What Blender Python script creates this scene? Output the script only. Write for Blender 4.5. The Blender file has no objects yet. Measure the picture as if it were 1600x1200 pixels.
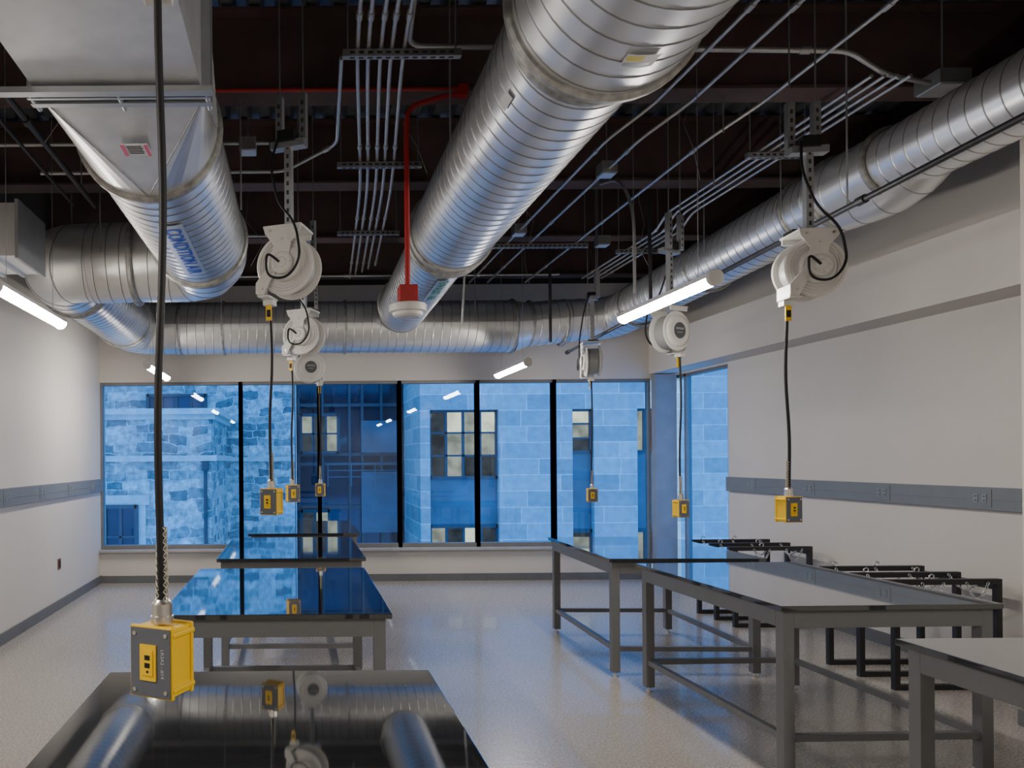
import bpy, bmesh, math, random
from mathutils import Vector, Matrix
random.seed(3)
scene = bpy.context.scene
COL = scene.collection
PI = math.pi
V = Vector

# ------------------------------------------------------------------ materials
def new_mat(name):
    m = bpy.data.materials.new(name); m.use_nodes = True
    nt = m.node_tree; nt.nodes.clear()
    out = nt.nodes.new('ShaderNodeOutputMaterial')
    return m, nt, out

def mat(name, col, rough=.5, metal=0.0, vary=.08, vscale=6.0, bump=0.0, bscale=60.0, emis=None, es=0.0, coat=0.0, rvary=0.0, spec=.5):
    m, nt, out = new_mat(name)
    b = nt.nodes.new('ShaderNodeBsdfPrincipled')
    nt.links.new(b.outputs[0], out.inputs[0])
    tc = nt.nodes.new('ShaderNodeTexCoord')
    no = nt.nodes.new('ShaderNodeTexNoise'); no.inputs['Scale'].default_value = vscale; no.inputs['Detail'].default_value = 4
    nt.links.new(tc.outputs['Object'], no.inputs['Vector'])
    cr = nt.nodes.new('ShaderNodeValToRGB')
    c = list(col)
    cr.color_ramp.elements[0].position = .3; cr.color_ramp.elements[1].position = .7
    cr.color_ramp.elements[0].color = [max(0, x*(1-vary)) for x in c]+[1]
    cr.color_ramp.elements[1].color = [min(1, x*(1+vary)) for x in c]+[1]
    nt.links.new(no.outputs['Fac'], cr.inputs[0])
    nt.links.new(cr.outputs[0], b.inputs['Base Color'])
    b.inputs['Roughness'].default_value = rough
    b.inputs['Metallic'].default_value = metal
    b.inputs['Specular IOR Level'].default_value = spec
    b.inputs['Coat Weight'].default_value = coat
    if rvary:
        mr = nt.nodes.new('ShaderNodeMapRange')
        mr.inputs['To Min'].default_value = max(0, rough-rvary); mr.inputs['To Max'].default_value = rough+rvary
        nt.links.new(no.outputs['Fac'], mr.inputs['Value']); nt.links.new(mr.outputs[0], b.inputs['Roughness'])
    if bump:
        n2 = nt.nodes.new('ShaderNodeTexNoise'); n2.inputs['Scale'].default_value = bscale; n2.inputs['Detail'].default_value = 3
        nt.links.new(tc.outputs['Object'], n2.inputs['Vector'])
        bp = nt.nodes.new('ShaderNodeBump'); bp.inputs['Strength'].default_value = bump; bp.inputs['Distance'].default_value = .01
        nt.links.new(n2.outputs['Fac'], bp.inputs['Height']); nt.links.new(bp.outputs[0], b.inputs['Normal'])
    if emis:
        b.inputs['Emission Color'].default_value = list(emis)+[1]; b.inputs['Emission Strength'].default_value = es
    return m

def stone(name, c1, c2, mortar, bw, bh, msize, distort, bump=.6, lo=.7, hi=1.25, nscale=5):
    m, nt, out = new_mat(name)
    b = nt.nodes.new('ShaderNodeBsdfPrincipled'); nt.links.new(b.outputs[0], out.inputs[0])
    tc = nt.nodes.new('ShaderNodeTexCoord'); sp = nt.nodes.new('ShaderNodeSeparateXYZ')
    nt.links.new(tc.outputs['Object'], sp.inputs[0])
    ad = nt.nodes.new('ShaderNodeMath'); ad.operation = 'ADD'
    nt.links.new(sp.outputs[0], ad.inputs[0]); nt.links.new(sp.outputs[1], ad.inputs[1])
    cb = nt.nodes.new('ShaderNodeCombineXYZ'); nt.links.new(ad.outputs[0], cb.inputs[0]); nt.links.new(sp.outputs[2], cb.inputs[1])
    no = nt.nodes.new('ShaderNodeTexNoise'); no.inputs['Scale'].default_value = 1.6; no.inputs['Detail'].default_value = 3
    nt.links.new(cb.outputs[0], no.inputs['Vector'])
    sb = nt.nodes.new('ShaderNodeVectorMath'); sb.operation = 'SUBTRACT'; sb.inputs[1].default_value = (.5, .5, .5)
    nt.links.new(no.outputs['Color'], sb.inputs[0])
    sc = nt.nodes.new('ShaderNodeVectorMath'); sc.operation = 'SCALE'; sc.inputs['Scale'].default_value = distort
    nt.links.new(sb.outputs[0], sc.inputs[0])
    av = nt.nodes.new('ShaderNodeVectorMath'); av.operation = 'ADD'
    nt.links.new(cb.outputs[0], av.inputs[0]); nt.links.new(sc.outputs[0], av.inputs[1])
    br = nt.nodes.new('ShaderNodeTexBrick')
    br.inputs['Scale'].default_value = 1
    br.inputs['Brick Width'].default_value = bw; br.inputs['Row Height'].default_value = bh
    br.inputs['Mortar Size'].default_value = msize; br.inputs['Mortar Smooth'].default_value = .3
    br.inputs['Color1'].default_value = list(c1)+[1]; br.inputs['Color2'].default_value = list(c2)+[1]; br.inputs['Mortar'].default_value = list(mortar)+[1]
    br.offset = .43; br.squash = .7; br.squash_frequency = 3
    nt.links.new(av.outputs[0], br.inputs['Vector'])
    n2 = nt.nodes.new('ShaderNodeTexNoise'); n2.inputs['Scale'].default_value = nscale; n2.inputs['Detail'].default_value = 6
    nt.links.new(cb.outputs[0], n2.inputs['Vector'])
    mr = nt.nodes.new('ShaderNodeMapRange'); mr.inputs['From Min'].default_value = .3; mr.inputs['From Max'].default_value = .7
    mr.inputs['To Min'].default_value = lo; mr.inputs['To Max'].default_value = hi
    nt.links.new(n2.outputs['Fac'], mr.inputs['Value'])
    vm = nt.nodes.new('ShaderNodeVectorMath'); vm.operation = 'SCALE'
    nt.links.new(br.outputs['Color'], vm.inputs[0]); nt.links.new(mr.outputs[0], vm.inputs['Scale'])
    nt.links.new(vm.outputs[0], b.inputs['Base Color'])
    b.inputs['Roughness'].default_value = .9
    bp = nt.nodes.new('ShaderNodeBump'); bp.inputs['Strength'].default_value = bump; bp.inputs['Distance'].default_value = .05
    sm = nt.nodes.new('ShaderNodeMath'); sm.operation = 'SUBTRACT'
    nt.links.new(n2.outputs['Fac'], sm.inputs[0]); nt.links.new(br.outputs['Fac'], sm.inputs[1])
    nt.links.new(sm.outputs[0], bp.inputs['Height']); nt.links.new(bp.outputs[0], b.inputs['Normal'])
    return m

def glass_mat(name, tint):
    m, nt, out = new_mat(name)
    t = nt.nodes.new('ShaderNodeBsdfTransparent'); t.inputs[0].default_value = list(tint)+[1]
    g = nt.nodes.new('ShaderNodeBsdfGlossy'); g.inputs['Roughness'].default_value = 0.0; g.inputs[0].default_value = (.75, .88, 1, 1)
    lw = nt.nodes.new('ShaderNodeLayerWeight'); lw.inputs['Blend'].default_value = .5
    pw = nt.nodes.new('ShaderNodeMath'); pw.operation = 'POWER'; pw.inputs[1].default_value = 5
    nt.links.new(lw.outputs['Facing'], pw.inputs[0])
    ml = nt.nodes.new('ShaderNodeMath'); ml.operation = 'MULTIPLY_ADD'; ml.inputs[1].default_value = .9; ml.inputs[2].default_value = .065
    nt.links.new(pw.outputs[0], ml.inputs[0])
    mx = nt.nodes.new('ShaderNodeMixShader')
    nt.links.new(ml.outputs[0], mx.inputs[0]); nt.links.new(t.outputs[0], mx.inputs[1]); nt.links.new(g.outputs[0], mx.inputs[2])
    nt.links.new(mx.outputs[0], out.inputs[0])
    return m

def emis(name, c, strength, vary=.35, scale=2.5):
    m, nt, out = new_mat(name)
    e = nt.nodes.new('ShaderNodeEmission'); nt.links.new(e.outputs[0], out.inputs[0])
    tc = nt.nodes.new('ShaderNodeTexCoord')
    no = nt.nodes.new('ShaderNodeTexNoise'); no.inputs['Scale'].default_value = scale
    nt.links.new(tc.outputs['Object'], no.inputs['Vector'])
    cr = nt.nodes.new('ShaderNodeValToRGB')
    cr.color_ramp.elements[0].position = .35; cr.color_ramp.elements[1].position = .6
    cr.color_ramp.elements[0].color = [x*(1-vary) for x in c]+[1]; cr.color_ramp.elements[1].color = list(c)+[1]
    nt.links.new(no.outputs['Fac'], cr.inputs[0]); nt.links.new(cr.outputs[0], e.inputs[0])
    e.inputs[1].default_value = strength
    return m

M_wall = mat('wall_paint', (.60, .568, .525), .6, vary=.02, vscale=1.5, bump=.03, bscale=150)
M_wall_dark = mat('upper_wall_paint', (.035, .031, .032), .9)
M_floor = mat('epoxy_floor', (.35, .325, .30), .27, vary=.24, vscale=70, bump=.10, bscale=25, rvary=.06, coat=.18)
M_base = mat('baseboard_vinyl', (.13, .135, .145), .45)
M_deck = mat('deck_black', (.22, .24, .28), .45, metal=.4)
M_beam = mat('beam_primer', (.095, .060, .057), .75, vary=.2, vscale=3)
M_galv = mat('galvanized_steel', (.76, .765, .77), .33, metal=.8, vary=.07, vscale=2.0, rvary=.05)
M_seam = mat('duct_seam', (.34, .35, .36), .45, metal=.9, vary=.1)
M_galv2 = mat('galvanized_sheet', (.62, .64, .67), .42, metal=.7, vary=.08, vscale=9, rvary=.08)
M_flange = mat('flange_steel', (.38, .38, .37), .5, metal=.8, vary=.3, vscale=20)
M_cond = mat('conduit_steel', (.58, .58, .58), .42, metal=.8)
M_strut = mat('strut_steel', (.42, .44, .46), .42, metal=.8)
M_slot = mat('slot_dark', (.04, .04, .04), .8)
M_red = mat('red_pipe', (.42, .02, .02), .4)
M_black = mat('black_rubber', (.014, .014, .016), .5, spec=.3)
M_blackpipe = mat('black_pipe', (.03, .03, .035), .4)
M_top = mat('epoxy_resin_top', (.020, .022, .025), .04, vary=.15, vscale=30, coat=1.0, spec=1.0)
M_frame = mat('table_frame_paint', (.155, .158, .165), .42, vary=.04)
M_rack = mat('rack_black_paint', (.022, .022, .025), .42)
M_chain = mat('chain_zinc', (.65, .65, .66), .35, metal=1)
M_white = mat('reel_white', (.74, .73, .71), .35, vary=.03)
M_greyl = mat('reel_grey', (.35, .36, .37), .4)
M_dlabel = mat('reel_label_dark', (.09, .10, .11), .4)
M_yel = mat('outlet_yellow', (.90, .56, .0), .45, vary=.05)
M_plate = mat('plate_grey', (.11, .12, .145), .45)
M_metal = mat('bright_fitting', (.7, .68, .64), .28, metal=1)
M_grip = mat('mesh_grip', (.50, .47, .38), .45, metal=.3)
M_race = mat('raceway_paint', (.17, .185, .195), .45, vary=.04)
M_recept = mat('receptacle_grey', (.22, .25, .27), .4)
M_mull = mat('window_frame', (.19, .185, .18), .4, metal=.1)
M_sill = mat('sill_paint', (.36, .36, .36), .4)
M_glass = glass_mat('window_glass', (.27, .59, .92))
M_lamp = mat('lamp_diffuser', (.9, .9, .9), .4, emis=(1, .925, .83), es=122)
M_lampbody = mat('lamp_housing', (.75, .75, .75), .4)
M_rubble = stone('rubble_stone', (.72, .70, .64), (.17, .18, .18), (.72, .70, .66), .50, .23, .015, .34, 1.0, .55, 1.35, 7)
M_ashlar = stone('ashlar_stone', (.56, .56, .54), (.34, .35, .35), (.74, .75, .75), 1.6, .44, .012, .02, .15, .85, 1.1, 5)
M_trimst = mat('cornice_stone', (.60, .59, .55), .9, vary=.15, vscale=5)
M_dglass = mat('facade_glass_dark', (.025, .038, .065), .08, metal=.3, vary=.5, vscale=.6, spec=.3)
M_pglass = mat('facade_panel_blue', (.10, .12, .15), .3, vary=.4, vscale=1.1)
M_extframe = mat('facade_frame', (.05, .05, .06), .5)
M_warm = emis('lit_room_bright', (1.0, .54, .27), 4.0)
M_tan = emis('lit_room_soft', (.60, .32, .18), 2.4, .5)
M_dim = emis('dim_room', (.14, .09, .08), 1.1, .6)
M_ground = mat('paving', (.3, .3, .3), .8)
M_blue = mat('label_blue', (.01, .06, .50), .5)
M_green = mat('label_green', (.02, .30, .12), .5)
M_lwhite = mat('label_white', (.75, .76, .78), .5)
M_lyel = mat('label_yellow', (.75, .65, .10), .5)
M_pink = mat('label_pink', (.75, .12, .25), .5)
M_textw = mat('print_white', (.55, .56, .58), .5)

# ------------------------------------------------------------------ mesh builder
def frame_from(d, up=V((0, 0, 1))):
    d = d.normalized()
    if abs(d.dot(up)) > .995: up = V((0, 1, 0))
    a = d.cross(up).normalized(); b = a.cross(d).normalized()
    return a, b

class MB:
    def __init__(s): s.v = []; s.f = []; s.m = []; s.sm = []
    def add(s, vs, fs, mi=0, smooth=False):
        o = len(s.v); s.v += [V(p) for p in vs]
        for f in fs:
            s.f.append(tuple(i+o for i in f)); s.m.append(mi); s.sm.append(smooth)
        return s
    def box(s, a, b, mi=0, M=None):
        x0, y0, z0 = a; x1, y1, z1 = b
        vs = [V((x, y, z)) for z in (z0, z1) for y in (y0, y1) for x in (x0, x1)]
        if M: vs = [M @ p for p in vs]
        return s.add(vs, [(0, 2, 3, 1), (4, 5, 7, 6), (0, 1, 5, 4), (2, 6, 7, 3), (0, 4, 6, 2), (1, 3, 7, 5)], mi)
    def rev(s, p, d, prof, mi=0, n=28, smooth=True):
        p = V(p); d = V(d).normalized(); a, b = frame_from(d)
        def row(t, r): return [p+d*t+(a*math.cos(2*PI*j/n)+b*math.sin(2*PI*j/n))*r for j in range(n)]
        for i in range(len(prof)-1):
            (t0, r0), (t1, r1) = prof[i], prof[i+1]
            if r0 < 1e-5 and r1 < 1e-5: continue
            if r0 < 1e-5: s.add(row(t1, r1), [tuple(range(n))], mi); continue
            if r1 < 1e-5: s.add(row(t0, r0), [tuple(range(n))], mi); continue
            vs = row(t0, r0)+row(t1, r1)
            s.add(vs, [(j, (j+1) % n, n+(j+1) % n, n+j) for j in range(n)], mi, smooth)
        return s
    def cyl(s, p0, p1, r, mi=0, n=12, r1=None):
        p0 = V(p0); p1 = V(p1); L = (p1-p0).length
        return s.rev(p0, p1-p0, [(0, 0), (0, r), (L, r if r1 is None else r1), (L, 0)], mi, n)
    def tube(s, pts, r, mi=0, n=8, closed=False):
        pts = [V(p) for p in pts]; N = len(pts)
        t0 = (pts[1]-pts[0]).normalized(); a, b = frame_from(t0); vs = []
        for i in range(N):
            if closed: t = (pts[(i+1) % N]-pts[i-1]).normalized()
            else: t = (pts[min(i+1, N-1)]-pts[max(i-1, 0)]).normalized()
            a = (a-t*a.dot(t)).normalized(); b = t.cross(a).normalized()
            vs += [pts[i]+(a*math.cos(2*PI*j/n)+b*math.sin(2*PI*j/n))*r for j in range(n)]
        fs = []
        for i in range(N if closed else N-1):
            k = (i+1) % N
            fs += [(i*n+j, i*n+(j+1) % n, k*n+(j+1) % n, k*n+j) for j in range(n)]
        s.add(vs, fs, mi, True)
        if not closed:
            s.add(vs[:n], [tuple(range(n))], mi); s.add(vs[-n:], [tuple(range(n))], mi)
        return s
    def prism(s, poly, off, mi=0):
        poly = [V(p) for p in poly]; n = len(poly); off = V(off)
        vs = poly+[p+off for p in poly]
        return s.add(vs, [tuple(range(n-1, -1, -1)), tuple(range(n, 2*n))]+[(i, (i+1) % n, n+(i+1) % n, n+i) for i in range(n)], mi)
    def obj(s, name, mats, parent=None, world=False, bevel=0, loc=None, rot=None, **props):
        if not isinstance(mats, (list, tuple)): mats = [mats]
        me = bpy.data.meshes.new(name)
        off = V((0, 0, 0))
        if world and parent is not None:
            p = parent
            while p is not None: off = off+p.location; p = p.parent
        me.from_pydata([tuple(p-off) for p in s.v], [], s.f)
        for m in mats: me.materials.append(m)
        for i, pl in enumerate(me.polygons):
            pl.material_index = min(s.m[i], len(mats)-1); pl.use_smooth = s.sm[i]
        me.update()
        o = bpy.data.objects.new(name, me); COL.objects.link(o)
        if parent is not None: o.parent = parent
        if loc is not None: o.location = loc
        if rot is not None: o.rotation_euler = rot
        if bevel:
            md = o.modifiers.new('bevel', 'BEVEL'); md.width = bevel; md.segments = 2; md.limit_method = 'ANGLE'; md.angle_limit = .6
        for k, v in props.items(): o[k] = v
        return o

def root(name, loc, label, category, group=None, rotz=0):
    e = bpy.data.objects.new(name, None); e.empty_display_size = .1
    e.location = loc; e.rotation_euler = (0, 0, rotz); COL.objects.link(e)
    e['label'] = label; e['category'] = category
    if group: e['group'] = group
    return e

def dup(src, loc, rotz=0, label=None):
    n = src.copy(); COL.objects.link(n); n.location = loc; n.rotation_euler = (0, 0, rotz)
    if label: n['label'] = label
    def rec(a, b):
        for c in a.children:
            cc = c.copy(); COL.objects.link(cc); cc.parent = b
            cc.matrix_parent_inverse = c.matrix_parent_inverse.copy()
            rec(c, cc)
    rec(src, n)
    return n

def struct(mb, name, mats, bevel=0, **k):
    o = mb.obj(name, mats, bevel=bevel); o['kind'] = 'structure'
    for a, b in k.items(): o[a] = b
    return o

def fillet(pts, r, n=10):
    pts = [V(p) for p in pts]; out = [pts[0]]
    for i in range(1, len(pts)-1):
        a, b, c = pts[i-1], pts[i], pts[i+1]
        d1 = (a-b).normalized(); d2 = (c-b).normalized()
        rr = min(r, (a-b).length*.49, (c-b).length*.49)
        p0 = b+d1*rr; p1 = b+d2*rr
        for k in range(n+1):
            t = k/n
            out.append(p0*(1-t)**2+b*2*t*(1-t)+p1*t*t)
    out.append(pts[-1]); return out

class Path:
    def __init__(s, pts):
        s.p = [V(q) for q in pts]; s.c = [0]
        for i in range(1, len(s.p)): s.c.append(s.c[-1]+(s.p[i]-s.p[i-1]).length)
        s.L = s.c[-1]
    def at(s, t):
        t = max(0, min(s.L, t)); i = 1
        while i < len(s.c)-1 and s.c[i] < t: i += 1
        k = (t-s.c[i-1])/max(1e-9, s.c[i]-s.c[i-1])
        pos = s.p[i-1].lerp(s.p[i], k)
        def tan(j):
            return (s.p[min(j+1, len(s.p)-1)]-s.p[max(j-1, 0)]).normalized()
        return pos, tan(i-1).lerp(tan(i), k).normalized()

def spiral(mb, path, R0, R1=None, pitch=.11, n=48, mi=0):
    P = Path(path)
    if R1 is None: R1 = R0
    rows = []
    k = -1
    while k*pitch < P.L+pitch:
        for q, (o, dr) in enumerate(((0, 0), (.003, 0), (.005, .0035), (.009, .0035), (.011, 0), (.015, 0), (.06, 0))):
            rows.append((k*pitch+o, dr, 1 if q in (1, 2, 3) else 0))
        k += 1
    vs = []
    for s0, dr, _ in rows:
        for j in range(n+1):
            s = s0+pitch*j/n
            if s < 0: s = 0
            if s > P.L: s = P.L
            pos, t = P.at(s); a, b = frame_from(t)
            R = R0+(R1-R0)*s/P.L+dr; an = 2*PI*j/n
            vs.append(pos+(a*math.cos(an)+b*math.sin(an))*R)
    f0 = []; f1 = []
    w = n+1
    for i in range(len(rows)-1):
        for j in range(n):
            q = (i*w+j, i*w+j+1, (i+1)*w+j+1, (i+1)*w+j)
            if (vs[q[0]]-vs[q[3]]).length < 1e-6 and (vs[q[1]]-vs[q[2]]).length < 1e-6: continue
            (f1 if rows[i][2] else f0).append(q)
    o = len(mb.v)
    mb.v += vs
    for fs, m_ in ((f0, 0), (f1, 1)):
        for f in fs: mb.f.append(tuple(i+o for i in f)); mb.m.append(m_); mb.sm.append(True)

def flange(par, p, d, R, w=.03, t=.035):
    mb = MB()
    mb.rev(p, d, [(-t/2, R-.005), (-t/2, R+w*.5), (-t/4, R+w), (t/4, R+w), (t/2, R+w*.5), (t/2, R-.005)], 0, 44)
    return mb.obj('duct_flange', M_flange, par, True, label='dull grey flange ring')

def text_mesh(body, size, off=0.0):
    cu = bpy.data.curves.new('t', 'FONT'); cu.body = body; cu.size = size; cu.align_x = 'CENTER'; cu.align_y = 'CENTER'; cu.offset = off
    ob = bpy.data.objects.new('t', cu); COL.objects.link(ob)
    dg = bpy.context.evaluated_depsgraph_get(); dg.update()
    me = bpy.data.meshes.new_from_object(ob.evaluated_get(dg))
    vs = [v.co.copy() for v in me.vertices]; fs = [tuple(p.vertices) for p in me.polygons]
    bpy.data.objects.remove(ob); bpy.data.curves.remove(cu); bpy.data.meshes.remove(me)
    return vs, fs

# ------------------------------------------------------------------ room
XL, XR, YB, YF = -2.77, 5.24, 10.24, -2.6
ZD = 4.75
struct(MB().box((XL-.2, YF-.2, -.2), (XR+.2, YB+.3, 0)), 'floor', M_floor)
struct(MB().box((XL-.2, YF, 0), (XL, YB+.3, 4.12)).box((XL-.2, YF, 4.12), (XL, YB+.3, ZD+.2), 1), 'wall_left', [M_wall, M_wall_dark])
struct(MB().box((XR, YF, 0), (XR+.2, 8.98, 4.12)).box((XR, 8.98, 2.83), (XR+.2, YB+.3, 4.12)).box((XR, 8.98, 0), (XR+.2, YB+.3, .45))
       .box((XR, YF, 4.12), (XR+.2, YB+.3, ZD+.2), 1), 'wall_right', [M_wall, M_wall_dark])
struct(MB().box((XL-.2, YB, 0), (XR+.2, YB+.3, .46)).box((XL-.2, YB, 2.79), (XR+.2, YB+.3, 4.12)).box((XL-.2, YB, 4.12), (XR+.2, YB+.3, ZD+.2), 1), 'wall_back', [M_wall, M_wall_dark])
struct(MB().box((XL-.2, YF-.2, 0), (XR+.2, YF, ZD+.2)), 'wall_front', M_wall)
M_pier = mat('pier_paint', (.26, .27, .29), .5)
struct(MB().box((4.91, 10.12, 0), (5.20, YB, 2.83)), 'trim_1', M_pier)
struct(MB().box((4.88, 4.3, 2.85), (XR, YB, 3.36)), 'trim_2', M_wall)
struct(MB().box((4.52, 3.7, 0), (XR, 4.6, 4.12)).box((4.50, 3.68, 0), (XR, 4.62, .1), 1), 'trim_3', [M_wall, M_base])
struct(MB().box((XL, YB-.08, .43), (4.91, YB+.02, .465)), 'trim_4', M_sill, bevel=.004)
struct(MB().box((XL, YF, 0), (XL+.015, YB, .11)), 'baseboard_left', M_base)
struct(MB().box((XR-.015, YF, 0), (XR, YB, .11)), 'baseboard_right', M_base)
struct(MB().box((XL, YB-.015, 0), (4.9, YB, .10)), 'baseboard_back', M_base)
mb = MB(); x = XL-.2; prof = []
while x < XR+.2:
    prof += [(x, ZD), (x+.07, ZD), (x+.095, ZD+.06), (x+.165, ZD+.06)]; x += .19
vs = [(a, YF-.2, b) for a, b in prof]+[(a, YB+.3, b) for a, b in prof]; n = len(prof)
mb.add(vs, [(i, i+1, n+i+1, n+i) for i in range(n-1)])
mb.box((XL-.2, YF-.2, ZD+.08), (XR+.2, YB+.3, ZD+.2))
struct(mb, 'ceiling', M_deck)

# windows
xs = [XL, -.81, .29, 1.41, 2.50, 3.57, 4.91]
for i in range(6):
    a, b = xs[i], xs[i+1]
    mb = MB(); y0, y1 = YB+.03, YB+.13
    w = .028
    mb.box((a-(0 if i == 0 else w), y0, .46), (a+w, y1, 2.79)).box((b-w, y0, .46), (b+(0 if i == 5 else w), y1, 2.79))
    mb.box((a+w, y0, .46), (b-w, y1, .52)).box((a+w, y0, 2.75), (b-w, y1, 2.79))
    mb.add([(a+w, YB+.09, .52), (b-w, YB+.09, .52), (b-w, YB+.09, 2.75), (a+w, YB+.09, 2.75)], [(0, 1, 2, 3)], 1)
    struct(mb, 'window_%d' % (i+1), [M_mull, M_glass])
mb = MB()
mb.box((XR+.02, 8.98, .45), (XR+.10, 9.02, 2.83)).box((XR+.02, 10.0, .45), (XR+.10, 10.04, 2.83)).box((XR+.02, 8.98, .45), (XR+.10, YB, .50)).box((XR+.02, 8.98, 2.79), (XR+.10, YB, 2.83))
mb.add([(XR+.06, 9.02, .50), (XR+.06, YB-.02, .50), (XR+.06, YB-.02, 2.79), (XR+.06, 9.02, 2.79)], [(0, 1, 2, 3)], 1)
struct(mb, 'window_7', [M_mull, M_glass])

for i, y in enumerate((1.75, 3.35, 5.0, 6.62, 8.25, 9.95)):
    mb = MB()
    mb.box((XL, y-.10, 4.15), (XR, y+.10, 4.17)).box((XL, y-.10, 4.70), (XR, y+.10, 4.72)).box((XL, y-.008, 4.17), (XR, y+.008, 4.70))
    mb.obj('steel_beam', M_beam, label='maroon primed steel I-beam spanning under black metal deck', category='steel beam', group='ceiling beams')

# ------------------------------------------------------------------ ducts
GS = [M_galv, M_seam]
def wrap_patch(mb, cx, cz, R, y0, y1, a0, a1, mi=0, n=8):
    vs = []
    for y in (y0, y1):
        for k in range(n+1):
            a = math.radians(a0+(a1-a0)*k/n); vs.append((cx+R*math.cos(a), y, cz+R*math.sin(a)))
    mb.add(vs, [(k, k+1, n+1+k+1, n+1+k) for k in range(n)], mi, True)
def wrap_text(mb, body, size, cx, cz, R, yc, ac, mi=0, rev=1):
    vs, fs = text_mesh(body, size, size*.02)
    out = []
    for p in vs:
        a = math.radians(ac)+p.y/R
        out.append((cx+R*math.cos(a), yc+p.x, cz+R*math.sin(a)))
    mb.add(out, fs, mi)

r = root('ventilation_duct', (1.29, 5, 3.6), 'large round galvanized spiral duct running toward the window wall', 'air duct')
mb = MB()
spiral(mb, [(1.29, .4, 3.6), (1.29, 3.1, 3.6)], .40)
spiral(mb, [(1.29, 3.1, 3.6), (1.29, 6.2, 3.6)], .34)
spiral(mb, [(1.29, 6.2, 3.6), (1.29, 6.5, 3.6)], .34, .29, pitch=.3)
spiral(mb, [(1.29, 6.5, 3.6), (1.29, 9.16, 3.56)], .29)
mb.rev((1.29, 3.1, 3.6), (0, 1, 0), [(-.02, .40), (.0, .35)], 0, 44)
mb.obj('duct_body', GS, r, True)
for y, R in ((2.3, .40), (3.06, .40), (3.2, .345), (6.12, .34), (6.28, .335), (9.0, .29)):
    flange(r, (1.29, y, 3.6), (0, 1, 0), R, .028, .045)
mb = MB(); wrap_patch(mb, 1.29, 3.6, .409, 2.73, 2.82, -98, -80, 0); wrap_patch(mb, 1.29, 3.6, .4095, 2.74, 2.775, -97, -88, 1); wrap_patch(mb, 1.29, 3.6, .4095, 2.785, 2.81, -97, -83, 2)
mb.obj('duct_sticker', [M_lwhite, M_lyel, M_strut], r, True, label='pale sticker with yellow block')
mb = MB(); wrap_patch(mb, 1.29, 3.6, .35, 3.45, 3.58, -150, -142, 0)
mb.obj('duct_sticker', M_lwhite, r, True, label='pale printed sticker')
mb = MB(); wrap_text(mb, 'EXHAUST AIR', .12, 1.29, 3.59, .304, 7.0, -84, 0); wrap_patch(mb, 1.29, 3.59, .300, 6.6, 7.4, -96, -72, 1)
mb.obj('duct_lettering', [M_green, M_galv2], r, True, label='green block lettering')

r = root('ventilation_duct', (-.77, 5, 3.43), 'galvanized duct turning from square trunk to round spiral elbows', 'air duct')
mb = MB()
x0, x1, z0, z1 = -1.02, -.37, 3.15, 3.80
mb.box((x0, .3, z0), (x1, 2.9, z1))
for k in range(1, 5):
    y = 2.9-.65*k
    mb.box((x0-.012, y-.012, z0-.012), (x1+.012, y+.012, z1+.012), 0)
mb.obj('square_duct', [M_galv2, M_strut], r, True)
mb = MB()
mb.box((x0-.035, 2.925, z0-.03), (x1+.035, 2.955, z1+.03)).box((x0-.035, 2.88, z0-.03), (x1+.035, 2.895, z1+.03))
for xx in (x0-.02, x1+.02, (x0+x1)/2): mb.cyl((xx, 2.85, z0-.02), (xx, 2.99, z0-.02), .010)
mb.box((x0-.15, 2.82, z0-.035), (x1+.05, 2.86, z0-.012))
mb.obj('duct_flange', M_strut, r, True)
mb = MB()
cx, cz, R = -.77, 3.43, .36; y0, y1 = 2.94, 3.82
cor = [(x1, z1), (x0, z1), (x0, z0), (x1, z0)]
N = 40
circ = [V((cx+R*math.cos(2*PI*k/N), y1, cz+R*math.sin(2*PI*k/N))) for k in range(N)]
for q in range(4):
    cp = V((cor[q][0], y0, cor[q][1]))
    for k in range(N//4):
        i = q*N//4+k; mb.add([cp, circ[i], circ[(i+1) % N]], [(0, 1, 2)], 2)
    i = (q+1)*N//4 % N; c2 = cor[(q+1) % 4]
    mb.add([cp, circ[i], (c2[0], y0, c2[1])], [(0, 1, 2)], 0)
    c3 = V((c2[0], y0, c2[1]))
    for e0 in (cp, c3): mb.tube([e0, circ[i]], .004, 1, 6)
mb.obj('duct_transition', [M_galv2, M_flange, M_galv], r, True, label='flat triangular sheet faces narrowing to a ring')
mb = MB()
mb.box((-.78, 3.25, 3.095), (-.66, 3.36, 3.10), 0).box((-.78, 3.25, 3.09), (-.765, 3.36, 3.095), 1).box((-.675, 3.25, 3.09), (-.66, 3.36, 3.095), 1)
for k in range(5): mb.box((-.755, 3.265+k*.018, 3.093), (-.69+.003*(k % 2), 3.270+k*.018, 3.095), 2)
mb.obj('paper_label', [M_lwhite, M_pink, M_black], r, True, label='white paper tag with pink edges')
mb = MB()
spiral(mb, [(cx, 3.82, cz), (cx, 5.75, cz)], R)
spiral(mb, fillet([(cx, 5.75, cz), (cx, 6.35, 3.42), (-1.4, 6.35, 3.41)], .6), .36, .335, pitch=.17)
spiral(mb, [(-1.4, 6.35, 3.41), (-1.75, 6.35, 3.4)], .335)
spiral(mb, fillet([(-1.5, 6.35, 3.41), (-2.1, 6.35, 3.4), (-2.1, 6.95, 3.4)], .55), .33, pitch=.17)
spiral(mb, [(-2.1, 6.95, 3.4), (-2.1, 8.9, 3.4)], .32)
mb.obj('round_duct', GS, r, True)
for y in (3.84, 5.75): flange(r, (cx, y, cz), (0, 1, 0), R, .028, .05)
flange(r, (-1.38, 6.35, 3.41), (-1, 0, 0), .345, .025, .05)
flange(r, (-2.1, 6.95, 3.4), (0, 1, 0), .33, .025, .05)
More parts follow.
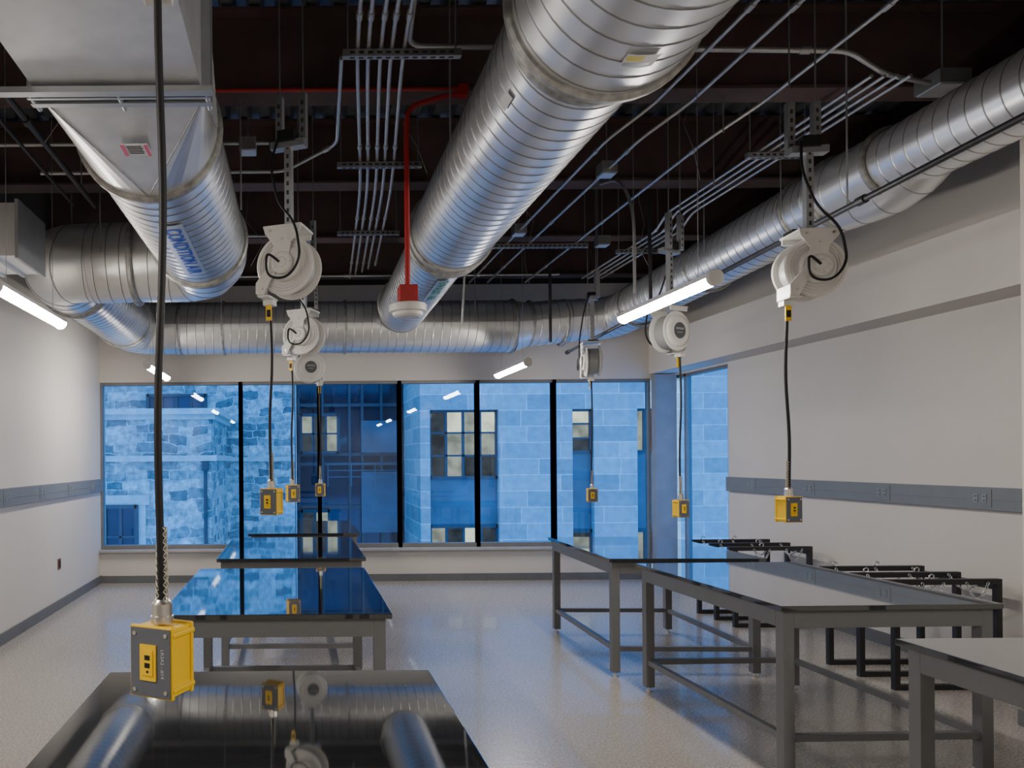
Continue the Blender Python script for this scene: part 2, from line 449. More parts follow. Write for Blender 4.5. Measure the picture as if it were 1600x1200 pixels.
flange(r, (-2.1, 8.85, 3.4), (0, 1, 0), .32, .025, .05)
mb = MB()
wrap_text(mb, 'CONDITION AIR', .135, cx, cz, R+.012, 4.85, -86)
wrap_patch(mb, cx, cz, R+.008, 4.28, 5.42, -98, -74, 1)
mb.obj('duct_lettering', [M_blue, M_galv2], r, True, label='blue block lettering')

r = root('ventilation_duct', (0, 9.5, 3.4), 'galvanized spiral duct running across above the window wall', 'air duct')
mb = MB()
spiral(mb, fillet([(-2.1, 8.9, 3.4), (-2.1, 9.5, 3.4), (-1.5, 9.5, 3.4)], .55), .32, .33, pitch=.15)
spiral(mb, [(-1.5, 9.5, 3.4), (2.75, 9.5, 3.4)], .33)
spiral(mb, [(2.75, 9.5, 3.4), (2.95, 9.5, 3.42)], .33, .28, pitch=.3)
spiral(mb, [(2.95, 9.5, 3.42), (3.45, 9.5, 3.46)], .28)
mb.obj('duct_body', GS, r, True)
for x in (-1.5, -.95, .6, 2.75, 2.97, 3.40): flange(r, (x, 9.5, 3.4 if x < 2.8 else 3.43), (1, 0, 0), .33 if x < 2.8 else .28, .02, .03)

r = root('ventilation_duct', (4.15, 6, 3.65), 'galvanized spiral duct with offset elbow joint along soffit wall', 'air duct')
mb = MB()
spiral(mb, fillet([(3.45, 9.5, 3.46), (4.1, 9.5, 3.5), (4.12, 8.9, 3.55)], .55), .27, .26, pitch=.15)
spiral(mb, [(4.12, 8.9, 3.55), (4.15, 5.7, 3.70)], .25)
spiral(mb, [(4.15, 5.7, 3.70), (4.15, 5.1, 3.73)], .27, .235, pitch=.2)
spiral(mb, [(4.15, 5.1, 3.73), (4.15, .2, 3.86)], .225)
mb.obj('duct_body', GS, r, True)
mb = MB()
spiral(mb, fillet([(4.15, 5.95, 3.66), (4.20, 5.1, 3.58), (4.16, 4.70, 3.76)], .38), .23, .17, pitch=.2)
mb.obj('side_fitting', GS, r, True)
for y, z, R in ((8.9, 3.55, .26), (7.4, 3.62, .25), (5.95, 3.69, .25), (5.60, 3.70, .265), (5.10, 3.73, .235), (3.9, 3.76, .225)): flange(r, (4.15, y, z), (0, 1, -.03), R, .022, .04)

r = root('ventilation_duct', (-2.2, 5.0, 3.03), 'small rectangular galvanized duct section hanging beside the wall', 'air duct')
mb = MB(); mb.box((-2.7, 5.0, 3.10), (-1.90, 5.5, 3.46))
mb.obj('square_duct', M_galv, r, True)
for x in (-1.90, -2.05, -2.2, -2.35, -2.5): MB().box((x-.012, 4.98, 3.08), (x+.012, 5.52, 3.48)).obj('duct_flange', M_strut, r, True)

def thin(name, segs, rad, m, label, cat, group=None):
    mb = MB()
    for s in segs: mb.tube(s, rad, 0, 8)
    k = dict(label=label, category=cat)
    if group: k['group'] = group
    return mb.obj(name, m, **k)
for (x, y, z) in ((-.95, 9.14, 3.4), (2.2, 9.14, 3.4), (.92, 4.4, 3.6), (1.65, 4.4, 3.6), (-.38, 5.0, 3.4), (-1.16, 5.0, 3.4), (3.87, 7.0, 3.6), (3.88, 5.9, 3.6), (-2.45, 8.0, 3.4), (1.62, 7.6, 3.6), (-1.6, 5.98, 3.4)):
    thin('hanger_rod', [[(x, y, z), (x, y, 4.75)]], .006, M_strut, 'thin threaded hanger rod holding ductwork', 'rod', 'duct hanger rods')

# ------------------------------------------------------------------ conduits
def conduit(pts, rad=.0125, label='thin galvanized electrical conduit under the deck', m=None, group='ceiling conduits', f=.1):
    mb = MB(); p = fillet(pts, f, 6) if len(pts) > 2 else pts
    mb.tube(p, rad, 0, 10)
    P = Path(p); d = 1.2
    while d < P.L:
        q, t = P.at(d); mb.cyl(q-t*.03, q+t*.03, rad*1.45, 0, 10); d += 1.6
    return mb.obj('conduit', m or M_cond, label=label, category='conduit', group=group)
for i, x in enumerate((.34, .40, .47, .53, .60)):
    conduit([(x-.02, 1.0, 3.99), (x-.02, 3.9, 3.99), (x+.20, 6.2, 3.99), (x+.32, 9.3-.15*i, 3.99)], .0125, f=.6)
conduit([(.26, 4.2, 3.99), (.29, 5.3, 3.97), (-.10, 5.75, 3.95), (-2.0, 5.75, 3.95)], .013)
def strut(x0, x1, y, z, rods=True):
    mb = MB(); mb.box((x0, y-.02, z-.02), (x1, y+.02, z+.02))
    x = x0+.04
    while x < x1-.04:
        mb.box((x, y-.0215, z-.007), (x+.028, y+.0215, z+.007), 1)
        mb.box((x, y-.007, z-.0215), (x+.028, y+.007, z+.0215), 1); x += .05
    if rods:
        for xx in (x0+.03, x1-.03): mb.cyl((xx, y, z), (xx, y, 4.75), .005, 0, 8)
    return mb.obj('strut_channel', [M_strut, M_slot], label='slotted steel strut channel on threaded rods', category='strut channel', group='conduit strut hangers')
for x0_, x1_, y in ((.26, .92, 4.1), (.31, .96, 5.65), (.40, 1.02, 7.35)): strut(x0_, x1_, y, 3.955)
for x in (2.35, 2.58, 3.06):
    conduit([(x, 1.0, 4.02), (x, 4.85, 4.02), (x-.18, 5.15, 3.92), (x-.18, 9.3, 3.92)], .012)
strut(2.0, 3.0, 7.6, 3.885)
conduit([(.62, 3.8, 4.11), (.66, 4.30, 4.11), (3.25, 4.33, 4.08), (3.65, 4.55, 4.05), (4.0, 4.65, 4.05)], .015)
conduit([(.3, 3.6, 4.10), (1.2, 3.6, 4.10)], .015)
for x, z in ((3.52, 4.02), (3.60, 4.02), (3.68, 4.02), (3.76, 4.02)):
    conduit([(x, 4.5, z), (x, 7.0, z), (x+.04, 7.3, z-.08), (x+.04, 9.2, z-.08)], .0115)
for y in (5.6, 7.9): strut(3.42, 3.9, y, 3.985 if y < 7 else 3.905)
conduit([(-2.7, 5.3, 3.98), (-.2, 5.3, 3.98)], .0125)
conduit([(-2.6, 7.4, 3.95), (.1, 7.4, 3.95), (.22, 8.3, 3.95)], .0125)
conduit([(-2.2, 9.0, 3.94), (3.2, 9.0, 3.94)], .0125)
conduit([(1.8, 6.9, 4.0), (1.85, 8.1, 3.95), (1.85, 8.3, 3.2)], .0125)
conduit([(2.72, 6.6, 4.15), (2.72, 6.2, 4.05), (2.70, 5.9, 3.7), (2.68, 5.85, 3.0)], .012, 'flexible metal conduit dropping from the deck', f=.25)
conduit([(-2.0, 3.9, 4.15), (-2.05, 4.2, 3.9), (-2.05, 4.25, 3.3), (-2.0, 4.3, 2.85)], .013, 'flexible metal conduit dropping beside light', f=.2)
for (x, y, z, s) in ((4.17, 4.75, 4.10, .10), (2.40, 5.7, 3.93, .06), (2.17, 7.2, 3.93, .06), (3.15, 7.6, 3.93, .06), (2.1, 4.33, 4.10, .05), (-.35, 5.3, 3.96, .06), (.05, 3.6, 4.05, .06)):
    mb = MB(); mb.box((x-s, y-s, z-.045), (x+s, y+s, z+.045)); mb.box((x-s*.9, y-s*.9, z-.052), (x+s*.9, y+s*.9, z-.045), 1)
    mb.cyl((x, y, z), (x, y, 4.75), .005, 0, 6)
    mb.obj('junction_box', [M_strut, M_galv2], label='square galvanized electrical junction box on ceiling conduit', category='junction box', group='ceiling junction boxes')
conduit([(-1.62, 3.2, 3.75), (-1.60, 5.85, 3.72)], .02, 'black steel pipe rail hung under ceiling', M_blackpipe, 'black pipe rails')
conduit([(-1.80, 3.2, 3.78), (-1.78, 5.85, 3.74)], .012, 'black steel pipe rail hung under ceiling', M_blackpipe, 'black pipe rails')
conduit([(3.28, 1.5, 3.30), (3.33, 9.1, 3.0)], .018, 'black steel pipe rail hung under ceiling', M_blackpipe, 'black pipe rails')
conduit([(3.30, 6.9, 4.15), (3.31, 6.9, 3.12)], .016, 'black steel drop pipe', M_blackpipe, 'black pipe rails')
conduit([(2.95, 8.6, 4.15), (2.95, 8.6, 3.05)], .018, 'black steel drop pipe', M_blackpipe, 'black pipe rails')
for x, y, z in ((3.29, 4.4, 3.2), (3.31, 8.4, 3.04), (-1.61, 3.9, 3.75), (-1.61, 5.5, 3.73), (2.9, 5.0, 3.9), (3.4, 6.0, 3.9)):
    thin('hanger_rod', [[(x, y, z), (x, y, 4.75)]], .005, M_strut, 'thin threaded rod holding pipes', 'rod', 'pipe hanger rods')
r = root('fire_alarm_device', (.72, 4.82, 2.75), 'red conduit drop with red box and white round detector', 'fire detector')
mb = MB(); mb.tube(fillet([(-2.7, 4.82, 4.12), (-.1, 4.82, 4.12), (1.12, 4.82, 4.12)], .05), .013)
mb.tube(fillet([(1.10, 4.82, 4.09), (.95, 4.82, 4.07), (.73, 4.82, 4.0), (.72, 4.82, 3.85), (.72, 4.82, 2.82)], .18), .017)
mb.box((1.06, 4.79, 4.07), (1.12, 4.85, 4.14))
mb.obj('red_conduit', M_red, r, True)
mb = MB(); mb.box((.66, 4.76, 2.71), (.78, 4.88, 2.83)); mb.obj('red_box', M_red, r, True, bevel=.006)
mb = MB(); mb.rev((.72, 4.82, 2.71), (0, 0, -1), [(0, 0), (0, .115), (.006, .122), (.05, .122), (.056, .10), (.075, .095), (.085, .075), (.088, 0)], 0, 40)
mb.obj('detector_head', M_white, r, True, label='white round detector head')
for k, (x, y, z) in enumerate(((-1.45, 4.6, 3.7), (-.45, 7.2, 3.6), (.85, 5.4, 3.8), (2.05, 6.6, 3.6), (2.8, 5.3, 3.7), (3.35, 7.2, 3.5), (1.95, 5.2, 3.8), (2.5, 8.0, 3.6))):
    pts = [(x+random.uniform(-.03, .03)*t, y+.03*math.sin(t*3), 4.70+(z-4.70)*t/5) for t in range(6)]
    thin('hanging_wire', [pts], .0022, M_strut, 'loose thin wire hanging from the deck', 'wire', 'loose ceiling wires')

# ------------------------------------------------------------------ light fixtures
def light_proto(loc):
    r = root('pendant_light', loc, 'slim linear pendant light with glowing white diffuser', 'ceiling light', 'linear pendant lights')
    L = 1.24; h = L/2
    n = 14; vs = []
    for y in (-h+.02, h-.02):
        for k in range(n+1):
            a = PI+PI*k/n; vs.append((.045*math.cos(a), y, .045*math.sin(a)))
    MB().add(vs, [(k, k+1, n+2+k, n+1+k) for k in range(n)], 0, True).obj('diffuser', M_lamp, r, label='glowing white lens')
    MB().box((-.046, -h+.02, 0), (.046, h-.02, .012)).box((-.03, -h+.02, .012), (.03, h-.02, .035)).obj('housing', M_lampbody, r, bevel=.003)
    for s in (-1, 1):
        MB().rev((0, s*h-s*.02, 0), (0, s, 0), [(0, 0), (0, .05), (.02, .05), (.024, .044), (.024, 0)], 0, 24).obj('end_cap', M_lampbody, r)
        MB().tube([(0, s*.43, .03), (0, s*.43, 2.0)], .0025, 0, 6).obj('suspension_wire', M_strut, r)
    return r
P = light_proto((2.45, 4.93, 2.75))
for loc in ((-1.80, 4.98, 2.75), (2.52, 8.68, 2.75), (-1.66, 8.68, 2.75), (2.45, .9, 2.75), (-1.80, .9, 2.75), (2.45, -1.4, 2.75)):  # last three hang out of view, added to fill the room with light
    dup(P, loc)

# ------------------------------------------------------------------ tables
def table_proto(loc):
    r = root('lab_table', loc, 'grey steel lab table with glossy black resin top', 'table', 'lab tables')
    W, L, H = 1.18, 1.58, .92
    MB().box((-W/2, -L/2, H-.028), (W/2, L/2, H)).obj('tabletop', M_top, r, bevel=.003, label='glossy black resin top')
    i = .03; t = .06; a = .095
    mb = MB(); x0 = W/2-i; y0 = L/2-i; zt = H-.028; zb = zt-a
    mb.box((-x0+t, -y0, zb), (x0-t, -y0+.035, zt)).box((-x0+t, y0-.035, zb), (x0-t, y0, zt))
    mb.box((-x0, -y0+t, zb), (-x0+.035, y0-t, zt)).box((x0-.035, -y0+t, zb), (x0, y0-t, zt))
    mb.box((-x0+.03, -.03, zb+.02), (x0-.03, .03, zt))
    mb.obj('apron', M_frame, r, bevel=.002)
    for sx in (-1, 1):
        for sy in (-1, 1):
            cx, cy = sx*(x0-t/2), sy*(y0-t/2)
            mb = MB(); mb.box((cx-t/2, cy-t/2, .035), (cx+t/2, cy+t/2, zt)); mb.cyl((cx, cy, .012), (cx, cy, .04), .009, 1); mb.cyl((cx, cy, 0), (cx, cy, .014), .024, 1)
            mb.obj('leg', [M_frame, M_metal], r, bevel=.002)
    zs = .215; s = .018
    for sy in (-1, 1):
        MB().box((-x0+t, sy*(y0-t/2)-s, zs-s), (x0-t, sy*(y0-t/2)+s, zs+s)).obj('stretcher', M_frame, r)
    for sx in (-1, 1):
        MB().box((sx*(x0-t/2)-s, -y0+t, zs-s), (sx*(x0-t/2)+s, y0-t, zs+s)).obj('stretcher', M_frame, r)
    return r
T = table_proto((-.115, 1.93, 0))
for x, y, rz in ((-.125, 4.50, 0), (-.07, 6.6, .005), (.05, 8.55, 0), (3.07, 4.62, .02), (3.0, 6.42, -.04), (3.12, 2.34, 0)):
    dup(T, (x, y, 0), rz)

# ------------------------------------------------------------------ cylinder racks
def chain_pts(p0, p1, sag, n=22):
    p0 = V(p0); p1 = V(p1)
    return [p0.lerp(p1, k/n)+V((0, 0, -sag*4*(k/n)*(1-k/n))) for k in range(n+1)]
def rack_proto(loc):
    r = root('gas_cylinder_rack', loc, 'low black steel cylinder rack with restraint chains against the wall', 'rack', 'cylinder racks')
    W, D, H = .78, .66, .80; t = .04
    ys = (-D/2, 0, D/2)
    for y in ys:
        MB().box((-W/2, y-t/2, 0), (-W/2+t, y+t/2, H-t)).obj('leg', M_rack, r, bevel=.002)
        MB().box((W/2-t, y-t/2, 0), (W/2, y+t/2, H-t)).obj('leg', M_rack, r, bevel=.002)
        MB().box((-W/2+t, y-t/2, 0), (W/2-t, y+t/2, t)).obj('floor_bar', M_rack, r, bevel=.002)
        MB().box((-W/2-.05, y-t/2, H-t), (W/2, y+t/2, H)).obj('top_bar', M_rack, r, bevel=.002)
    x = W/2-t/2
    MB().box((x-t/2, -D/2+t/2, H-2*t), (x+t/2, D/2-t/2, H-t)).obj('rear_rail', M_rack, r)
    for y, xx in zip(ys, ((-.12,), (-W/2+.05, .05), (-W/2+.05, 0.0))):
        for x in xx:
            mb = MB()
            mb.tube([(x, y, H), (x-.01, y-.01, H+.025), (x+.015, y, H+.035), (x+.04, y+.01, H+.025), (x+.03, y, H)], .005, 0, 6)
            mb.obj('chain_hook', M_chain, r)
    def chain(pts):
        mb = MB()
        for i in range(len(pts)-1):
            c = (pts[i]+pts[i+1])/2; d = (pts[i+1]-pts[i]).normalized(); a, b = frame_from(d)
            q = a if i % 2 else b
            mb.tube([c+d*.0135*math.cos(2*PI*k/8)+q*.009*math.sin(2*PI*k/8) for k in range(8)], .003, 0, 4, closed=True)
        mb.obj('chain', M_chain, r, label='bright zinc restraint chain')
    for y0, y1 in ((ys[0], ys[1]), (ys[1], ys[2])):
        for x in (-W/2+.05, -.02, .28):
            chain(chain_pts((x, y0+.03, H-.01), (x, y1-.03, H-.01), .09, 18))
    for x in (-.2, .12):
        chain(chain_pts((x, -D/2-.03, H-.02), (x+.16, -D/2-.03, H-.02), .12, 18))
    return r
K = rack_proto((4.68, 5.66, 0))
dup(K, (4.70, 7.65, 0))

# ------------------------------------------------------------------ cord reels
def reel(hub, yaw, boxyaw, drop, text=None, tag=True, label='white industrial cord reel with hanging yellow outlet box'):
    r = root('cord_reel', hub, label, 'cord reel', 'ceiling cord reels', yaw)
    mb = MB()
    mb.rev((0, 0, 0), (0, 1, 0), [(-.075, 0), (-.075, .160), (-.068, .168), (-.060, .162), (-.045, .118), (.045, .118), (.060, .162), (.068, .168), (.075, .160), (.075, 0)], 0, 44)
    mb.rev((0, -.075, 0), (0, -1, 0), [(0, .1), (.02, .095), (.026, .085), (.026, .05), (.04, .045), (.044, .02), (.044, 0)], 0, 36)
    for rr in (.148, .132, .116): mb.rev((0, -.076, 0), (0, -1, 0), [(0, rr), (.006, rr-.001), (.006, rr-.005), (0, rr-.006)], 0, 40)
    mb.rev((0, 0, 0), (0, 1, 0), [(-.043, .119), (-.043, .140), (.043, .140), (.043, .119)], 1, 36)
    mb.obj('drum', [M_white, M_greyl], r)
    mb = MB()
    mb.rev((0, .075, 0), (0, 1, 0), [(0, .135), (.012, .13), (.018, .11), (.018, .068)], 0, 36)
    mb.rev((0, .093, 0), (0, 1, 0), [(0, .068), (.003, .068), (.003, 0)], 1, 36)
    mb.box((-.045, .096, .008), (.045, .0975, .024), 2).box((-.03, .096, -.02), (.03, .0975, -.012), 2)
    mb.obj('drum_cover', [M_white, M_dlabel, M_greyl], r, label='round cover with dark centre disc')
    mb = MB()
    y = -.112
    poly = [(-.11, 0, .20), (.11, 0, .20), (.10, 0, .165), (.05, 0, .11), (.035, 0, .0), (.02, 0, -.035), (-.03, 0, -.04), (-.07, 0, -.09), (-.11, 0, -.165), (-.158, 0, -.16), (-.158, 0, -.10), (-.075, 0, .0), (-.05, 0, .10), (-.10, 0, .165)]
    mb.prism([(a, y, b) for a, _, b in poly], (0, .008, 0))
    mb.box((-.11, -.115, .195), (.11, .09, .207))
    mb.box((-.10, .078, .165), (.10, .09, .2))
    mb.box((-.155, -.10, -.175), (-.085, .035, -.165)).box((-.155, -.10, -.175), (-.147, .035, -.10))
    mb.box((-.15, -.03, -.205), (-.09, .03, -.175))
    mb.rev((0, y, 0), (0, -1, 0), [(0, .062), (.01, .06), (.014, .05), (.014, .03), (.02, .025), (.02, 0)], 2, 30)
    for bx, bz in ((-.07, .18), (.07, .18), (0, .13), (-.05, -.05), (-.12, -.13)):
        mb.cyl((bx, y-.006, bz), (bx, y, bz), .008, 1, 8)
    for q in range(5):
        a = 2*PI*q/5; mb.cyl((.043*math.cos(a), y-.017, .043*math.sin(a)), (.043*math.cos(a), y-.01, .043*math.sin(a)), .006, 1, 8)
    mb.obj('bracket', [M_white, M_metal, M_white], r, bevel=.0015)
    mb = MB()
    mb.box((-.02, -.02, .22), (.02, .02, .68)).box((-.11, -.05, .205), (.10, .05, .222), 1)
    z = .25
    while z < .66: mb.box((-.007, -.0212, z), (.007, .0212, z+.024), 2); z += .05
    mb.box((-.10, -.03, .66), (.10, .03, .70)); mb.box((-.05, -.05, .69), (.05, .05, .75), 1)
    for s in (-1, 1):
        mb.box((s*.07-.02, .03, .68), (s*.07+.02, .07, .98)); z = .71
        while z < .96: mb.box((s*.07-.007, .0288, z), (s*.07+.007, .0712, z+.024), 2); z += .05
        mb.cyl((s*.07, .05, .97), (s*.07, .05, 1.98), .005, 0, 6)
    mb.obj('mounting_channel', [M_strut, M_black, M_slot], r, label='slotted steel mounting channel')
    pts = fillet([(-.05, -.03, .72), (-.08, -.08, .55), (-.02, -.12, .32), (.09, -.145, .20), (.12, -.15, .0), (.04, -.15, -.10), (-.08, -.15, -.08), (-.08, -.145, .06), (-.01, -.135, .0)], .12, 6)
    MB().tube(pts, .007, 0, 8).obj('feed_cable', M_black, r)
    cx = -.118; zb = -drop
    pts = []
    L = drop-.19-.08
    for k in range(25):
        t = k/24; pts.append((cx+.008*math.sin(t*7+hub[0]*3)*math.sin(PI*t), .006*math.sin(t*5), -.19-L*t))
    MB().tube(pts, .0085, 0, 10).obj('power_cord', M_black, r)
    if tag: MB().box((cx-.018, -.02, -.29), (cx+.014, -.012, -.20)).box((cx-.012, -.022, -.27), (cx+.01, -.0195, -.23), 1).obj('warning_tag', [M_yel, M_black], r, label='small yellow tag')
    top = zb+.075
    mb = MB()
    mb.cyl((cx, 0, top), (cx, 0, top+.014), .024, 0, 16); mb.rev((cx, 0, top+.014), (0, 0, 1), [(0, .021), (.002, .0215), (.026, .0215), (.03, .018), (.035, .015), (.035, 0)], 0, 20)
    for s in (-1, 1):
        for j in range(5):
            hp = []
            for k in range(61):
                t = k/60; a = s*t*2*PI*2.2+j*2*PI/5; rr = .0125-.0025*t
                hp.append((cx+rr*math.cos(a), rr*math.sin(a), top+.035+.165*t))
            mb.tube(hp, .0017, 1, 5)
    mb.obj('strain_relief', [M_metal, M_grip], r, label='metal fitting with woven wire grip')
    bx = MB(); w, h, d = .048, .070, .040
    bx.box((-w, -d+.004, -h), (w, d, h)); bx.box((-w-.005, -d, -h-.004), (w+.005, -d+.010, h+.004)); bx.box((-w-.004, d-.010, -h-.004), (w+.004, d, h+.004))
    for sx in (-1, 1):
        for sz in (-1, 1): bx.cyl((sx*w, -d+.004, sz*(h-.014)), (sx*w, d, sz*(h-.014)), .007, 0, 10)
    b = bx.obj('outlet_box', M_yel, r, loc=(cx, 0, zb), rot=(0, 0, boxyaw-yaw), bevel=.003, label='yellow rubber outlet box')
    for s in (-1, 1):
        yy = s*d; e = s*.003
        mb = MB(); mb.box((-w-.001, min(yy, yy+e), -h), (w+.001, max(yy, yy+e), h), 0)
        for sx in (-1, 1):
            for sz in (-1, 1): mb.cyl((sx*(w-.009), yy, sz*(h-.012)), (sx*(w-.009), yy+e*1.6, sz*(h-.012)), .0045, 1, 10)
        mb.obj('face_plate', [M_plate, M_metal], b, label='grey cover plate')
        mb = MB(); mb.box((-.024, min(yy+e, yy+e*2.0), -.037), (.016, max(yy+e, yy+e*2.0), .037), 0)
        mb.box((-.016, min(yy+e, yy+e*2.7), -.026), (.009, max(yy+e, yy+e*2.7), .026), 0)
        for zz in (.010, -.006): mb.box((-.010, min(yy+e, yy+e*2.9), zz-.004), (.003, max(yy+e, yy+e*2.9), zz+.006), 1)
        mb.cyl((-.003, yy+e, -.018), (-.003, yy+e*2.9, -.018), .003, 1, 10)
        mb.obj('receptacle', [M_yel, M_black], b, label='yellow receptacle with dark slots')
    if text:
        vs, fs = text_mesh(text, .0115)
        mb = MB(); mb.add([(.031+p.y, -d-.0038, -p.x) for p in vs], fs)
        mb.obj('printed_label', M_textw, b, label='small white printed circuit number')
    return r
D2 = math.radians
def hub_for(boxx, yaw):
    return boxx+.118*math.cos(yaw)
reel((hub_for(-.29, 0), 1.55, 2.88), D2(0), D2(-26), 1.595, 'LR3A2 - #14', tag=False)
reel((hub_for(-.155, D2(-20)), 4.10, 2.77), D2(-20), D2(-25), 1.305)
reel((hub_for(-.055, D2(-25)), 6.25, 2.75), D2(-25), D2(15), 1.34)
reel((hub_for(.245, D2(190)), 8.44, 2.75), D2(190), D2(-10), 1.40)
reel((hub_for(2.80, D2(-6)), 4.20, 2.76), D2(-6), D2(8), 1.365)
reel((hub_for(3.24, D2(205)), 6.20, 2.75), D2(205), D2(12), 1.49)
reel((hub_for(3.25, D2(255)), 8.05, 2.75), D2(255), D2(-10), 1.47)

# ------------------------------------------------------------------ wall raceways
def raceway(side):
    x = XL if side < 0 else XR; s = 1 if side < 0 else -1
    y0, y1 = (-1.5, YB-.02) if side < 0 else (4.64, 8.96)
    r = root('wall_raceway', (x, (y0+y1)/2, 1.28), 'grey metal power raceway with outlets mounted along white wall', 'power raceway')
    def bx(mb, a, b, mi=0):
        xa, xb = x+s*a[0], x+s*b[0]
        mb.box((min(xa, xb), a[1], a[2]), (max(xa, xb), b[1], b[2]), mi)
    mb = MB(); bx(mb, (0, y0, 1.28), (.045, y1, 1.45)); bx(mb, (.045, y0, 1.355), (.048, y1, 1.362), 0)
    mb.obj('channel', M_race, r, True, bevel=.004)
    y = y1-.5
    while y > y0+.2:
        mb = MB(); bx(mb, (.045, y-.09, 1.30), (.049, y+.09, 1.435))
        for q in (-.035, .035): bx(mb, (.049, y+q-.017, 1.335), (.054, y+q+.017, 1.40), 1)
        for q in (-.035, .035):
            for zz in (1.35, 1.382): bx(mb, (.054, y+q-.007, zz-.004), (.0545, y+q+.007, zz+.004), 2)
        mb.obj('outlet', [M_race, M_recept, M_black], r, True)
        y -= .95
raceway(-1); raceway(1)
mb = MB(); mb.box((XL, 8.42, .46), (XL+.008, 8.52, .58)).box((XL+.008, 8.45, .48), (XL+.012, 8.49, .56), 1)
mb.obj('wall_socket', [mat('socket_brown', (.16, .07, .04), .5), M_black], label='small brown wall socket low on white wall', category='socket')

# ------------------------------------------------------------------ exterior
struct(MB().box((-60, YB+1, -8.2), (80, 70, -8)), 'trim_5', M_ground)
r = root('stone_building', (-6, 20, -8), 'old rough limestone building with cornice and band courses', 'building')
mb = MB(); mb.box((-14, 18, -8), (-2.14, 22, 2.80)); mb.obj('stone_wing', M_rubble, r, True)
mb = MB(); mb.box((-18, 22, -8), (-.12, 30, 14)); mb.obj('stone_wall', M_rubble, r, True)
mb = MB(); mb.box((-14.1, 17.78, 2.82), (-1.92, 22, 2.96)).box((-14.05, 17.90, 2.70), (-2.04, 22, 2.82)); mb.obj('cornice', M_trimst, r, True, label='smooth limestone cornice')
mb = MB(); mb.box((-14.05, 17.86, 1.68), (-2.0, 22, 1.82)).box((-2.14, 21.86, 1.66), (-.12, 22, 1.78)); mb.obj('band_course', M_trimst, r, True, label='smooth limestone band course')
mb = MB(); mb.box((-5.05, 17.93, .62), (-3.65, 18, .86)).box((-4.95, 17.95, -.9), (-4.78, 18, .62)).box((-3.92, 17.95, -.9), (-3.75, 18, .62)); mb.obj('window_surround', M_trimst, r, True)
mb = MB(); mb.cyl((-2.28, 17.94, -8), (-2.28, 17.94, 1.5), .045); mb.box((-2.36, 17.86, 1.45), (-2.20, 18.0, 1.66)); mb.obj('downspout', M_extframe, r, True)
def ext_window(r, x0, x1, z0, z1, y, m, nx=1, nz=1, fw=.06):
    mb = MB(); ms = []
    if not isinstance(m, list): m = [m]
    for k in range(nx):
        for q in range(nz):
            mm = m[(q*nx+k) % len(m)]
            if mm not in ms: ms.append(mm)
            a, b = x0+(x1-x0)*k/nx, x0+(x1-x0)*(k+1)/nx; c, d = z1-(z1-z0)*(q+1)/nz, z1-(z1-z0)*q/nz
            mb.box((a, y-.02, c), (b, y+.02, d), 1+ms.index(mm))
    mb.box((x0-.03, y-.1, z0-.03), (x0+fw, y+.02, z1+.03)).box((x1-fw, y-.1, z0-.03), (x1+.03, y+.02, z1+.03)).box((x0, y-.1, z1-fw), (x1, y+.02, z1+.03)).box((x0, y-.1, z0-.03), (x1, y+.02, z0+fw))
    for k in range(1, nx):
        xx = x0+(x1-x0)*k/nx; mb.box((xx-.035, y-.08, z0), (xx+.035, y+.02, z1))
    for k in range(1, nz):
        zz = z0+(z1-z0)*k/nz; mb.box((x0, y-.08, zz-.025), (x1, y+.02, zz+.025))
    mb.obj('window', [M_extframe]+ms, r, True)
ext_window(r, -4.75, -3.95, -.9, .6, 17.97, M_dglass, 2, 2)
ext_window(r, -4.5, -2.75, 3.15, 3.65, 21.97, M_dglass, 4, 1)
r = root('glass_building', (2, 24, -8), 'modern dark blue glass curtain wall building with lit rooms', 'building')
MB().box((-.08, 23.3, -8), (3.25, 30, 14)).obj('facade', M_dglass, r, True)
for x in (.0, .75, 1.6, 2.0, 2.6, 3.2): MB().box((x-.04, 23.1, -8), (x+.04, 23.3, 14)).obj('mullion', M_extframe, r, True)
for z in (-1.2, .2, 1.55, 1.85, 3.4, 5): MB().box((-.08, 23.15, z-.05), (3.25, 23.3, z+.05)).obj('transom', M_extframe, r, True)
ext_window(r, .05, 1.25, 1.9, 3.1, 23.06, [M_tan, M_dim, M_tan, M_dim, M_dim, M_tan], 3, 2)
ext_window(r, .05, .95, -.7, .1, 23.06, [M_dim, M_tan], 2, 1)
mb = MB(); mb.box((1.95, 23.0, -.6), (3.2, 23.1, 1.3)).box((1.95, 23.0, 1.9), (3.2, 23.1, 2.9)); mb.obj('facade_panel', M_pglass, r, True)
mb = MB()
for z in (1.15, 1.35, 1.55): mb.box((.9, 22.82, z-.012), (3.1, 22.85, z+.012))
for k in range(4): mb.box((.9+k*.73-.012, 22.82, .85), (.9+k*.73+.012, 22.85, 1.57))
for k in range(4): mb.box((.9+k*.73-.012, 22.85, .85), (.9+k*.73+.012, 23.1, .88))
mb.obj('balcony_rail', M_pglass, r, True, label='thin metal balcony railing')
r = root('limestone_building', (10, 21, -8), 'smooth pale limestone block building with tall window strips', 'building')
mb = MB(); Y0 = 20; T_ = .35
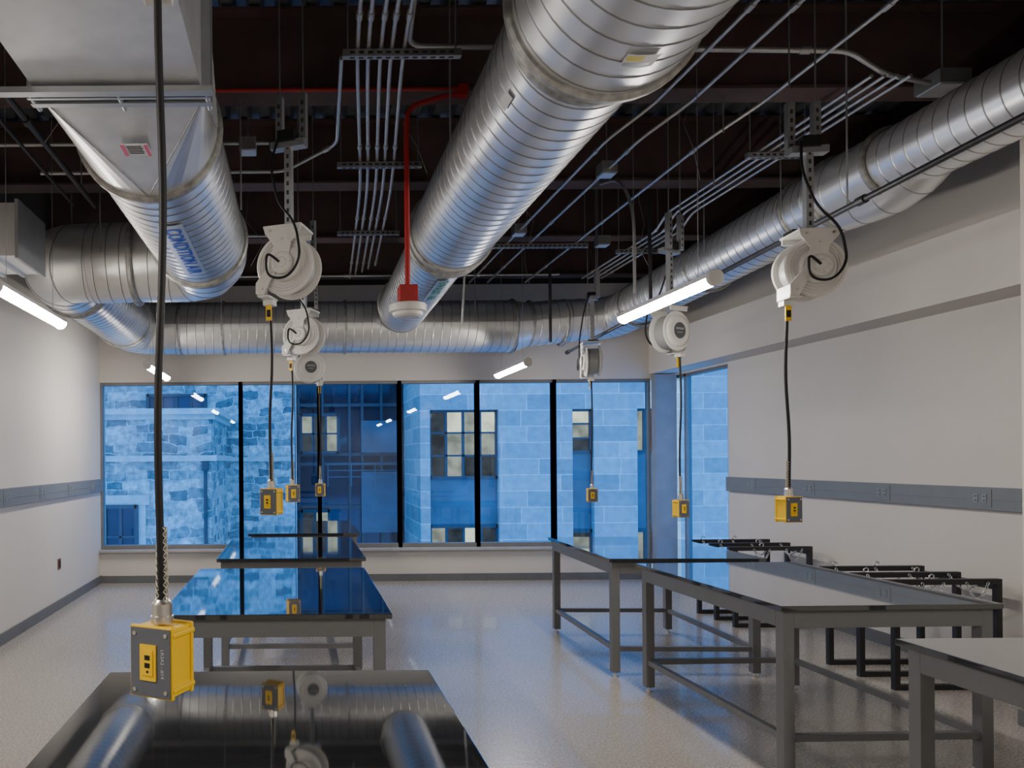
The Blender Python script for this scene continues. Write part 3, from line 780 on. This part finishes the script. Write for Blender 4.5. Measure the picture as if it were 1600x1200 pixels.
cols = [(3.30, 3.57, 0), (3.57, 5.44, 1), (5.44, 7.44, 0), (7.44, 8.02, 1), (8.02, 9.2, 0), (9.2, 9.75, 1), (9.75, 22, 0)]
for a, b, o in cols:
    if o: mb.box((a, Y0, 3.02), (b, Y0+T_, 14))
    else: mb.box((a, Y0, -8), (b, Y0+T_, 14))
mb.box((3.30, Y0+T_, -8), (22, 30, 14))
mb.obj('facade', M_ashlar, r, True)
for a, b, o in cols:
    if o:
        MB().box((a, Y0+.2, -.15 if a < 5 else -.3), (b, Y0+.345, 1.15 if a < 5 else 1.83)).obj('spandrel', M_pglass, r, True)
        MB().box((a, Y0+.2, -8), (b, Y0+.345, -1.2)).obj('spandrel', M_pglass, r, True)
y_ = Y0+.25
ext_window(r, 3.57, 5.44, 1.15, 3.02, y_, [M_dim, M_warm, M_tan, M_warm, M_dim, M_tan, M_tan, M_tan, M_dim, M_tan, M_dim, M_dim], 4, 3)
ext_window(r, 3.57, 5.44, -1.2, -.15, y_, [M_tan, M_dim, M_warm, M_dim], 4, 1)
ext_window(r, 7.44, 8.02, 1.83, 3.02, y_, [M_warm, M_tan, M_dim], 1, 3)
ext_window(r, 7.44, 8.02, -1.2, -.3, y_, [M_dim, M_tan], 1, 2)
ext_window(r, 9.2, 9.75, 1.83, 3.02, y_, [M_tan, M_dim], 2, 1)
ext_window(r, 9.2, 9.75, -1.2, -.3, y_, [M_tan, M_dim], 2, 1)

# ------------------------------------------------------------------ world
w = bpy.data.worlds.new('dusk_sky'); scene.world = w; w.use_nodes = True
bg = w.node_tree.nodes['Background']; bg.inputs[0].default_value = (.20, .50, 1.0, 1); bg.inputs[1].default_value = 3.5

# ------------------------------------------------------------------ camera
cam = bpy.data.cameras.new('camera'); co = bpy.data.objects.new('camera', cam); COL.objects.link(co)
co.location = (0, 0, 1.7); co.rotation_euler = (PI/2, .0075, 0)
cam.sensor_width = 36; cam.lens = 1150/1600*36
cam.shift_x = 333/1600; cam.shift_y = 118/1600
cam.clip_start = .05; cam.clip_end = 300
scene.camera = co
